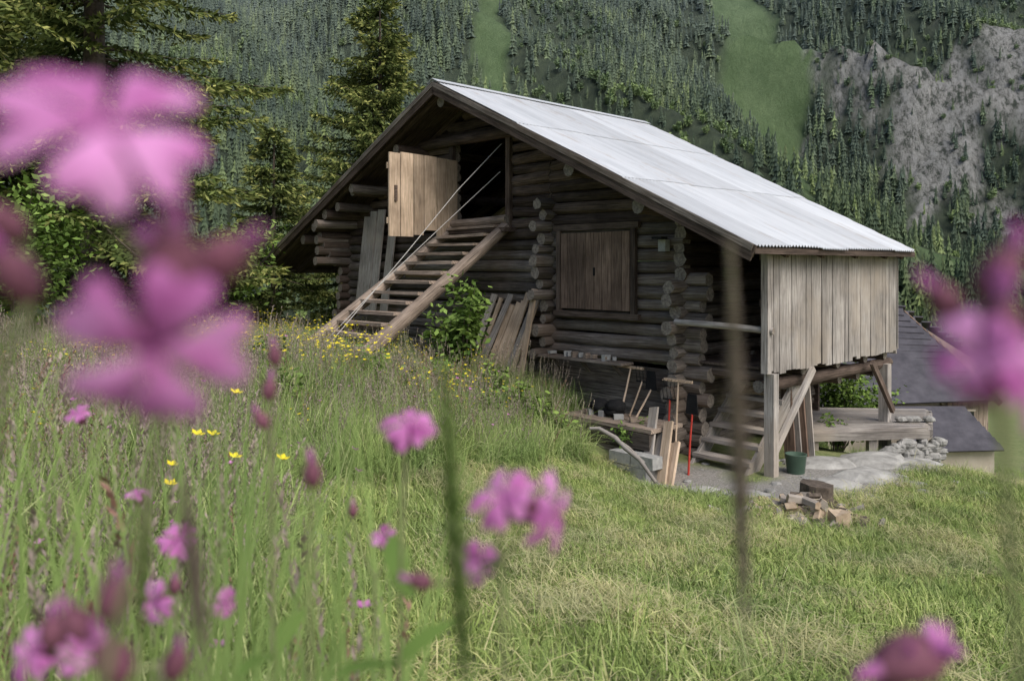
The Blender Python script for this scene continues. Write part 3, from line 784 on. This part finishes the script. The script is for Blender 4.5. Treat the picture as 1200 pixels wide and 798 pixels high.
# ------------------------------------------------------------------ grass
M_g=leafmat('tall_grass',(.12,.185,.055),(.26,.35,.12),(.54,.55,.30),0,inst=True)
M_gs=leafmat('mown_grass',(.15,.22,.06),(.29,.37,.125),(.50,.50,.25),0,inst=True)
M_hay=leafmat('dry_hay',(.26,.25,.12),(.45,.43,.23),(.58,.55,.34),0,inst=True)
M_yel=simple('yellow_petal',(.72,.58,.02),(.8,.68,.05),5,bs=0)
M_wht=simple('white_petal',(.6,.6,.5),(.7,.7,.62),5,bs=0)
M_pet,nt,b,o=newmat('pink_petal')
geo=N(nt,'ShaderNodeNewGeometry')
col=mix(nt,1,ramp(nt,noise(nt,geo.outputs['Position'],110,3,.5),[(.32,(.52,.14,.42)),(.68,(.80,.38,.72))]),ramp(nt,attr(nt,'rnd'),[(0,(.78,.62,.76)),(1,(1.12,1.15,1.12))]),'MULTIPLY')
nt.links.new(col,b.inputs['Base Color']);tr_=N(nt,'ShaderNodeBsdfTranslucent');nt.links.new(col,tr_.inputs[0]);mx=N(nt,'ShaderNodeMixShader');mx.inputs[0].default_value=.4
nt.links.new(b.outputs[0],mx.inputs[1]);nt.links.new(tr_.outputs[0],mx.inputs[2]);nt.links.new(mx.outputs[0],o.inputs[0])
M_cal=simple('calyx',(.11,.04,.06),(.24,.095,.14),150,.7,0)
M_stem=simple('flower_stem',(.17,.19,.09),(.28,.29,.15),80,.7,0)
M_seed=simple('grass_seed',(.22,.17,.14),(.40,.33,.28),200,.8,0)
M_sor=simple('sorrel_seed',(.20,.10,.08),(.34,.2,.15),60,.8,0)

def clump(name,seed,nb,h0,h1,rad,w,bend,mat,lie=False,extra=None):
    r=random.Random(seed);V=[];F=[];R=[];MI=[]
    for k in range(nb):
        a=r.random()*6.283;q=rad*math.sqrt(r.random());p=Vector((q*math.cos(a),q*math.sin(a),0))
        az=r.random()*6.283;L=r.uniform(h0,h1);bd=r.uniform(.15,1)*bend
        d=Vector((math.cos(az),math.sin(az),0));sd=Vector((-d.y,d.x,0))
        n=3;b0=len(V);rv=r.random();ww=w*r.uniform(.6,1.2)
        for i in range(n+1):
            t=i/n
            if lie: c=p+d*L*t+Vector((0,0,.012+.03*r.random()+.03*math.sin(t*3)))
            else:
                an=bd*t*1.3;c=p+d*(L*t*math.sin(an))+Vector((0,0,L*t*math.cos(an)))
            hw=ww*(1-t**2)*.5+.0003
            V.append(c-sd*hw);V.append(c+sd*hw)
        for i in range(n): F.append((b0+2*i,b0+2*i+1,b0+2*i+3,b0+2*i+2));R.append(rv);MI.append(0)
    ms=[mat]
    if extra:
        ms=[mat,M_stem]+[extra[0]]
        for k in range(extra[1]):
            x=r.uniform(-rad,rad);y=r.uniform(-rad,rad);h=r.uniform(*extra[2]);lx=r.uniform(-.08,.08);ly=r.uniform(-.08,.08)
            b0=len(V);V+=[Vector((x-.0015,y,0)),Vector((x+.0015,y,0)),Vector((x+lx+.001,y+ly,h)),Vector((x+lx-.001,y+ly,h))];F.append((b0,b0+1,b0+2,b0+3));R.append(.5);MI.append(1)
            c=Vector((x+lx,y+ly,h))
            if extra[3]=='flower':
                s=extra[4]
                for j in range(5):
                    a=j*1.2566+r.random()*.3;d=Vector((math.cos(a),math.sin(a),.5));sd=Vector((-d.y,d.x,0))
                    b0=len(V);V+=[c,c+d*s*.6-sd*s*.35,c+d*s,c+d*s*.6+sd*s*.35];F.append((b0,b0+1,b0+2,b0+3));R.append(r.random());MI.append(2)
            else:
                for j in range(18):
                    cc=c-Vector((lx,ly,h)).normalized()*(j*.009);a=r.random()*6.28;d=Vector((math.cos(a)*.5,math.sin(a)*.5,.8))*.022;sd=Vector((-math.sin(a),math.cos(a),0))*.004
                    b0=len(V);V+=[cc,cc+d*.5-sd,cc+d,cc+d*.5+sd];F.append((b0,b0+1,b0+2,b0+3));R.append(r.random());MI.append(2)
    return src(V,F,ms,name,R,MI)

def sample(n,x0,x1,y0,y1):
    x=rng.uniform(x0,x1,n);y=rng.uniform(y0,y1,n);return x,y
def inbarn(x,y,m=0):
    a=-(x-2.729)*.682+(y-9)*.731;bb=(x-2.729)*.731+(y-9)*.682
    return ((a>1.3-m)&(a<10.3)&(bb>.75-m)&(bb<5))|((a>1.0)&(a<3.0)&(bb>-.4)&(bb<.9))|((a>.1)&(a<1.4)&(bb>.5)&(bb<4.6))|((a>4.9)&(a<6.3)&(bb>-1.4)&(bb<.8))
def tallmask(x,y):
    bx=np.interp(x,[-3,-1.58,-.66,.37,.9,1.15],[0,4.9,6.3,8.5,9.5,30])
    nz=.6*(fbm(x*1.5,y*1.5,3)-.47)
    return ((y>bx+nz*2.5)&(x<1.1))|((x/np.maximum(y,.2)<-.28+nz*.25)&(y<6))
def rots(n,t=.15):
    r=rng.normal(0,t,(n,3));r[:,2]=rng.uniform(0,6.283,n);return r
def sc(name,srcs,x,y,s,weights,t=.12,dz=-.01):
    n=len(x);p=np.stack([x,y,Z(x,y)+dz],-1)
    scatter(name,srcs,p,rots(n,t),s,rng.choice(len(srcs),n,p=np.array(weights)/sum(weights)))
tall=[clump('grass_clump',i,46,.20,.55,.16,.006,1.0,M_g) for i in range(3)]
tall.append(clump('grass_seed_clump',11,30,.25,.5,.15,.006,.9,M_g,extra=(M_seed,8,(.42,.78),'seed',0)))
tall.append(clump('buttercup_clump',12,30,.22,.45,.15,.006,.8,M_g,extra=(M_yel,7,(.48,.80),'flower',.022)))
tall.append(clump('campion_clump',13,30,.22,.45,.15,.006,.8,M_g,extra=(M_pet,2,(.4,.62),'flower',.016)))
tall.append(clump('daisy_clump',14,30,.22,.45,.15,.006,.8,M_g,extra=(M_wht,2,(.3,.5),'flower',.011)))
tall.append(clump('sorrel_clump',15,24,.22,.45,.15,.006,.8,M_g,extra=(M_sor,6,(.45,.72),'seed',0)))
x,y=sample(20000,-9,1.5,.4,13.5)
k=tallmask(x,y)&~inbarn(x,y)&(np.abs(x)<.70*y+.3)&(np.hypot(x,y)>.62)
k&=rng.random(len(x))<np.clip(1.3-.06*y,.5,1)
x=x[k];y=y[k]
s=rng.uniform(.55,1.15,len(x))*np.interp(y,[0,2,6,9,12],[.8,.9,.95,1.0,.9])*(.5+1.0*fbm(x*1.3,y*1.3,3))
s=s*np.where((y>9.6)&(x<-1.2),.75,1)
n=len(x);p=np.stack([x,y,Z(x,y)-.01],-1)
yel=smooth(7.5,9.0,y)*(x<-.3)*(x>-5);sor=smooth(.5,.58,fbm(x*.9+20,y*.9,3));u=rng.random(n)
idx=rng.integers(0,3,n);idx[u<.18]=3;idx[(u>.20)&(u<.206+.16*yel)]=4;idx[(u>.42)&(u<.436)]=5;idx[(u>.5)&(u<.508)]=6;idx[(u>.6)&(u<.61+.10*sor)]=7
scatter('meadow_grass',tall,p,rots(n,.22),s,idx)
x,y=sample(5000,-14,18,8,32)
k=~inbarn(x,y)&((x<-3)|(x>3.2)|(y>17))&(gravel(x,y)<.4)&~((x>7.4)&(x<15)&(y>17.5)&(y<28))&~((x>4.3)&(x<7)&(y>11.4)&(y<13.6))&~((x>3)&(x<5.5)&(y<11))
x=x[k];y=y[k];sc('field_grass',tall[:4],x,y,rng.uniform(.3,.6,len(x)),[4,4,4,1])
short=[clump('mown_clump',20+i,44,.03,.10,.14,.0045,1.0,M_gs) for i in range(3)]
hay=[clump('hay_clump',30+i,20,.08,.28,.14,.003,0,M_hay,lie=True) for i in range(2)]
x,y=sample(23000,-3.5,8,.6,12)
k=(~tallmask(x,y))&~inbarn(x,y)&(np.abs(x)<.70*y+.3)&(gravel(x,y)<rng.uniform(.1,.7,len(x)))
k&=rng.random(len(x))<np.clip(1.5-.09*y,.55,1)
x=x[k];y=y[k]
patch=fbm(x*.9+5,y*.9,3)
sc('mown_meadow',short,x,y,rng.uniform(.7,1.3,len(x))*(.5+1.1*patch),[1,1,1],.25)
k=rng.random(len(x))<smooth(.30,.62,fbm(x*1.1+9,y*1.6,3))*.5
sc('mown_hay',hay,x[k],y[k],rng.uniform(.6,1.2,k.sum()),[1,1],.12,.02)
x,y=sample(600,-1.4,4.5,.8,8.5);k=(np.abs(x)<.7*y+.3)&(rng.random(600)<.3)&~tallmask(x,y)
sc('standing_grass',[clump('standing_stem_clump',41,7,.1,.3,.08,.004,.6,M_g)],x[k],y[k],rng.uniform(.7,1.2,k.sum()),[1])

# ------------------------------------------------------------------ foreground campions
def flower(mb,c,face,R,rot=0.0):
    c=Vector(c);f=Vector(face).normalized();h=Vector((0,0,1)) if abs(f.z)<.9 else Vector((1,0,0))
    e1=f.cross(h).normalized();e2=e1.cross(f).normalized()
    for p in range(5):
        A0=rot+p*1.2566+random.uniform(-.12,.12);rv=random.random();Rp=R*random.uniform(.86,1.06);tw=random.uniform(-.25,.25)
        for sg in (-1,1):
            b0=len(mb.v);ts=(0.05,.3,.5,.7,.85,.96,1.0);ws=(.04,.10,.17,.205,.19,.12,.03)
            curl=random.uniform(.0,.5)
            for t,w in zip(ts,ws):
                an=A0+sg*(.05+.25*t)
                rad=Rp*t;dx=math.cos(an);dy=math.sin(an)
                zz=.16*R*math.sin(t*2.4)-curl*R*t*t+tw*sg*R*t*.5
                for q in (-1,0,1):
                    px=dx*rad-dy*q*w*R;py=dy*rad+dx*q*w*R
                    mb.v.append(c+e1*px+e2*py+f*(zz+(.05*R if q==0 else 0)))
            for i in range(len(ts)-1):
                for q in range(2):
                    mb.face([b0+i*3+q,b0+i*3+q+1,b0+(i+1)*3+q+1,b0+(i+1)*3+q],[(0,0)]*4,rv,0)
    calyx(mb,c-f*.02*R,-f,R*1.05)
def calyx(mb,c,d,L):
    d=Vector(d).normalized();c=Vector(c)
    prof=[(0,.10),(.12,.2),(.35,.30),(.6,.33),(.85,.25),(1,.08)]
    h=Vector((0,1,0)) if abs(d.y)<.8 else Vector((1,0,0));a1=d.cross(h).normalized();a2=a1.cross(d).normalized();b0=len(mb.v);n=10
    for t,r in prof:
        for k in range(n):
            a=6.2832*k/n;rr=r*L*(1.07 if k%2 else .95);mb.v.append(c+d*L*t+a1*math.cos(a)*rr+a2*math.sin(a)*rr)
    for i in range(len(prof)-1):
        for k in range(n):
            k2=(k+1)%n;mb.face([b0+i*n+k,b0+i*n+k2,b0+(i+1)*n+k2,b0+(i+1)*n+k],[(0,0)]*4,.5,1)
def bez(p0,p1,p2,n=9):
    p0,p1,p2=map(Vector,(p0,p1,p2));return [(1-t)**2*p0+2*t*(1-t)*p1+t*t*p2 for t in [i/n for i in range(n+1)]]
def campion(heads,base,node,thick=.0010,leaves=2):
    mb=MB();base=Vector(base);node=Vector(node)
    base.z=z1(base.x,base.y)-.02
    mb.tube(bez(base,(base.x*.4+node.x*.6,base.y*.4+node.y*.6,(base.z+node.z)/2),node,12),thick*1.25,thick,2,6)
    for hd in heads:
        p,f,R,kind=hd;p=Vector(p);f=Vector(f).normalized()
        if kind=='f':
            flower(mb,p,f,R,random.random()*6);at=p-f*R*1.1
        else:
            calyx(mb,p,-f,R);at=p-f*R
            for k in range(3): mb.tube([p,p+f*R*.35+Vector((random.uniform(-1,1),random.uniform(-1,1),random.uniform(-1,1)))*R*.15],R*.12,R*.05,0,5)
        mid=(at+node)/2-f*.006+Vector((0,0,-.004))
        mb.tube(bez(node,mid,at,6),thick*.85,thick*.6,2,6)
    for k in range(leaves):
        t=random.uniform(.3,.95);c=base.lerp(node,t);a=random.random()*6.28
        for s_ in (0,math.pi):
            d=Vector((math.cos(a+s_),math.sin(a+s_),.5));sd=Vector((-d.y,d.x,0)).normalized();L=.04;b0=len(mb.v)
            for tt,w in ((0,.08),(.3,.16),(.6,.14),(1,.01)):
                q=c+d*L*tt-Vector((0,0,.3*L*tt*tt));mb.v+=[q-sd*w*L,q+sd*w*L]
            for i in range(3): mb.face([b0+2*i,b0+2*i+1,b0+2*i+3,b0+2*i+2],[(0,0)]*4,.5,3)
    return mb.build('red_campion_flower',[M_pet,M_cal,M_stem,M_leaf],smoothf=True)
campion([((-.063,.122,.021),(.45,-.8,.6),.0155,'f'),((-.0555,.130,.006),(.3,-.5,.9),.016,'b'),((-.0587,.13,-.0135),(.35,-.9,-.35),.0150,'f'),((-.047,.14,.004),(.8,-.3,.5),.013,'b'),((-.066,.145,.004),(-.5,-.3,.8),.012,'b')],(-.40,.42,-.8),(-.060,.150,-.004),leaves=0)
campion([((-.097,.15,.003),(-.3,-.5,.9),.012,'b'),((-.108,.16,.012),(-.3,-.8,.5),.012,'b')],(-.45,.5,-.8),(-.104,.165,-.012),leaves=0)
campion([((-.003,.27,-.078),(-.35,-.6,.7),.0125,'f'),((.0135,.268,-.083),(.9,-.45,.05),.0135,'f'),((-.0125,.30,-.112),(.3,-.7,.2),.0085,'f'),((-.039,.30,-.118),(-.8,-.4,.35),.010,'b')],(.02,.52,-.8),(-.004,.285,-.105))
campion([((-.044,.34,-.068),(.2,-.5,.8),.0125,'f'),((-.052,.345,-.074),(-.5,-.3,.8),.009,'b')],(-.10,.55,-.8),(-.048,.35,-.095))
campion([((-.21,.50,-.172),(.2,-.6,.7),.013,'f'),((-.19,.42,-.178),(-.4,-.8,.3),.0115,'f'),((-.162,.45,-.191),(.8,-.5,.2),.009,'f'),((-.20,.47,-.185),(.1,-.3,.9),.011,'b')],(-.26,.6,-.8),(-.195,.46,-.215))
campion([((-.182,.30,-.146),(-.3,-.8,.5),.0115,'f'),((-.1645,.30,-.147),(.5,-.7,.4),.008,'f'),((-.172,.30,-.137),(0,-.5,.9),.010,'b')],(-.25,.45,-.8),(-.175,.31,-.17))
campion([((.087,.148,-.0166),(-.6,-.8,.1),.0095,'f'),((.0955,.147,-.021),(.4,-.8,.1),.010,'f'),((.0925,.15,-.006),(-.2,-.5,.9),.014,'b'),((.098,.155,.004),(.3,-.4,.9),.012,'b'),((.085,.16,-.004),(-.6,-.4,.6),.010,'b')],(.33,.42,-.8),(.0985,.16,-.028),leaves=0)
campion([((.092,.2,-.1015),(-.95,-.2,-.15),.019,'b'),((.106,.2,-.0965),(.6,-.4,.4),.016,'b'),((.099,.2,-.0985),(.2,-.4,.6),.013,'b'),((.110,.202,-.095),(.5,-.5,.6),.006,'f')],(.2,.35,-.8),(.113,.21,-.104),leaves=0)
campion([((-.114,.38,-.038),(-.05,-.1,1),.010,'b'),((-.1156,.38,-.054),(.2,-.2,1),.011,'b'),((-.1226,.38,-.0695),(-.5,-.2,.9),.010,'b')],(-.17,.6,-.8),(-.117,.385,-.09))
campion([((-.0758,.30,-.0735),(.0,-.2,1),.011,'b')],(-.12,.5,-.8),(-.078,.305,-.1))
campion([((-.082,.5,-.17),(-.2,-.5,.8),.009,'f'),((-.10,.5,-.15),(.1,-.2,1),.009,'b')],(-.14,.75,-.8),(-.088,.51,-.20))
campion([((-.384,.7,-.13),(-.2,-.5,.8),.012,'f'),((-.33,.7,-.20),(.1,-.2,1),.012,'f')],(-.42,.85,-.8),(-.36,.71,-.24))
campion([((-.145,.25,-.11),(.1,-.2,1),.012,'b'),((-.105,.25,-.12),(.3,-.2,1),.012,'b')],(-.22,.4,-.8),(-.12,.27,-.135))
campion([((-.0995,.2,-.078),(.2,-.2,1),.013,'b'),((-.104,.2,-.094),(-.3,-.3,.9),.014,'b'),((-.113,.2,-.086),(-.5,-.2,.8),.011,'b')],(-.2,.38,-.8),(-.103,.21,-.112),leaves=0)
def spike(name,p_top,p_bot,rad,base,mat,ns=420):
    mb=MB();pt=Vector(p_top);pb=Vector(p_bot);bs=Vector((base[0],base[1],z1(base[0],base[1])-.02))
    mb.tube(bez(bs,(pb.x,pb.y,(bs.z+pb.z)/2),pb,8)+[pt],.0009,.0006,0,5)
    for k in range(ns):
        t=random.random();c=pb.lerp(pt,t);a=random.random()*6.28;rr=rad*(.5+.5*math.sin(math.pi*min(1,t*1.1)));
        d=Vector((math.cos(a)*rr,math.sin(a)*rr,rr*1.3));sd=Vector((-math.sin(a),math.cos(a),0))*rr*.3
        b0=len(mb.v);mb.v+=[c,c+d*.5-sd,c+d,c+d*.5+sd];mb.face([b0,b0+1,b0+2,b0+3],[(0,0)]*4,random.random(),1)
    return mb.build(name,[M_stem,mat])
spike('sorrel_seed_spike',(.0605,.22,.006),(.0660,.225,-.10),.0034,(.09,.3),M_seed,650)
spike('grass_seed_spike',(-.021,.24,-.030),(-.0145,.25,-.135),.0042,(0,.33),M_g,450)
spike('grass_seed_spike',(-.15,.33,-.09),(-.16,.34,-.16),.003,(-.2,.42),M_g)
spike('sorrel_seed_spike',(-.083,.2,-.055),(-.08,.205,-.10),.003,(-.13,.33),M_seed)
mb=MB()
def blade(p0,p1,p2,w,r):
    pts=bez(p0,p1,p2,10);b0=len(mb.v)
    for i,p in enumerate(pts):
        ww=w*(1-(i/10)**2)*.5+.0002;mb.v+=[p-Vector((ww,ww*.3,0)),p+Vector((ww,ww*.3,0))]
    for i in range(10): mb.face([b0+2*i,b0+2*i+1,b0+2*i+3,b0+2*i+2],[(0,0)]*4,r,0)
for k in range(300):
    y=random.uniform(.22,1.1);side=random.random()
    x=-y*random.uniform(.12,.72) if side<.85 else y*random.uniform(.3,.66)
    gz=z1(x,y);H=random.uniform(.45,.80) if side<.85 else random.uniform(.3,.5)
    if y<.4: H=min(H,.68)
    top=Vector((x+random.uniform(-.14,.14),y+random.uniform(-.03,.10),gz+H))
    blade((x,y,gz),(x+random.uniform(-.02,.02),y,gz+H*.7),top,random.uniform(.002,.0045),.3+.7*random.random())
blade((-.11,.22,-.85),(-.078,.2,-.3),(-.074,.2,-.03),.0042,.4)
blade((-.2,.3,-.85),(-.13,.22,-.2),(-.035,.22,-.045),.003,.8)
blade((.35,.4,-.9),(.12,.28,.0),(.02,.3,-.14),.002,.6)
blade((.5,.5,-.9),(.33,.45,-.02),(.16,.42,-.13),.0025,.5)
blade((.5,.45,-.9),(.36,.42,-.05),(.22,.40,-.10),.0025,.7)
blade((.6,.5,-.9),(.30,.36,.02),(.17,.33,-.15),.0028,.9)
blade((.1,.4,-.9),(.05,.38,-.2),(-.05,.36,-.03),.002,.9)
mb.build('foreground_grass',[M_g])

# ------------------------------------------------------------------ light, world, camera
w=bpy.data.worlds.new('World');scene.world=w;w.use_nodes=True
nt=w.node_tree;bg=nt.nodes['Background'];sky=nt.nodes.new('ShaderNodeTexSky');sky.sky_type='NISHITA';sky.sun_disc=False
el=math.radians(48);az=math.radians(140)
sky.sun_elevation=el;sky.sun_rotation=az;sky.air_density=1.0;sky.dust_density=3.0;sky.ozone_density=.6
nt.links.new(sky.outputs[0],bg.inputs[0]);bg.inputs[1].default_value=.15
sd=bpy.data.lights.new('sun','SUN');sd.energy=2.7;sd.angle=math.radians(45);sd.color=(1,.97,.92)
so=bpy.data.objects.new('sun',sd);scene.collection.objects.link(so)
dirv=Vector((math.sin(az)*math.cos(el),math.cos(az)*math.cos(el),math.sin(el)))
so.rotation_euler=dirv.to_track_quat('Z','Y').to_euler()
cd=bpy.data.cameras.new('camera');co=bpy.data.objects.new('camera',cd);scene.collection.objects.link(co)
co.location=(0,0,0);co.rotation_euler=(math.radians(90),0,0)
cd.sensor_width=36;cd.lens=930/1200*36;cd.shift_y=-(399-312)/1200;cd.clip_start=.02;cd.clip_end=5000
cd.dof.use_dof=True;cd.dof.focus_distance=11;cd.dof.aperture_fstop=5.8
scene.camera=co
scene.view_settings.view_transform='Standard';scene.view_settings.look='None';scene.view_settings.exposure=0
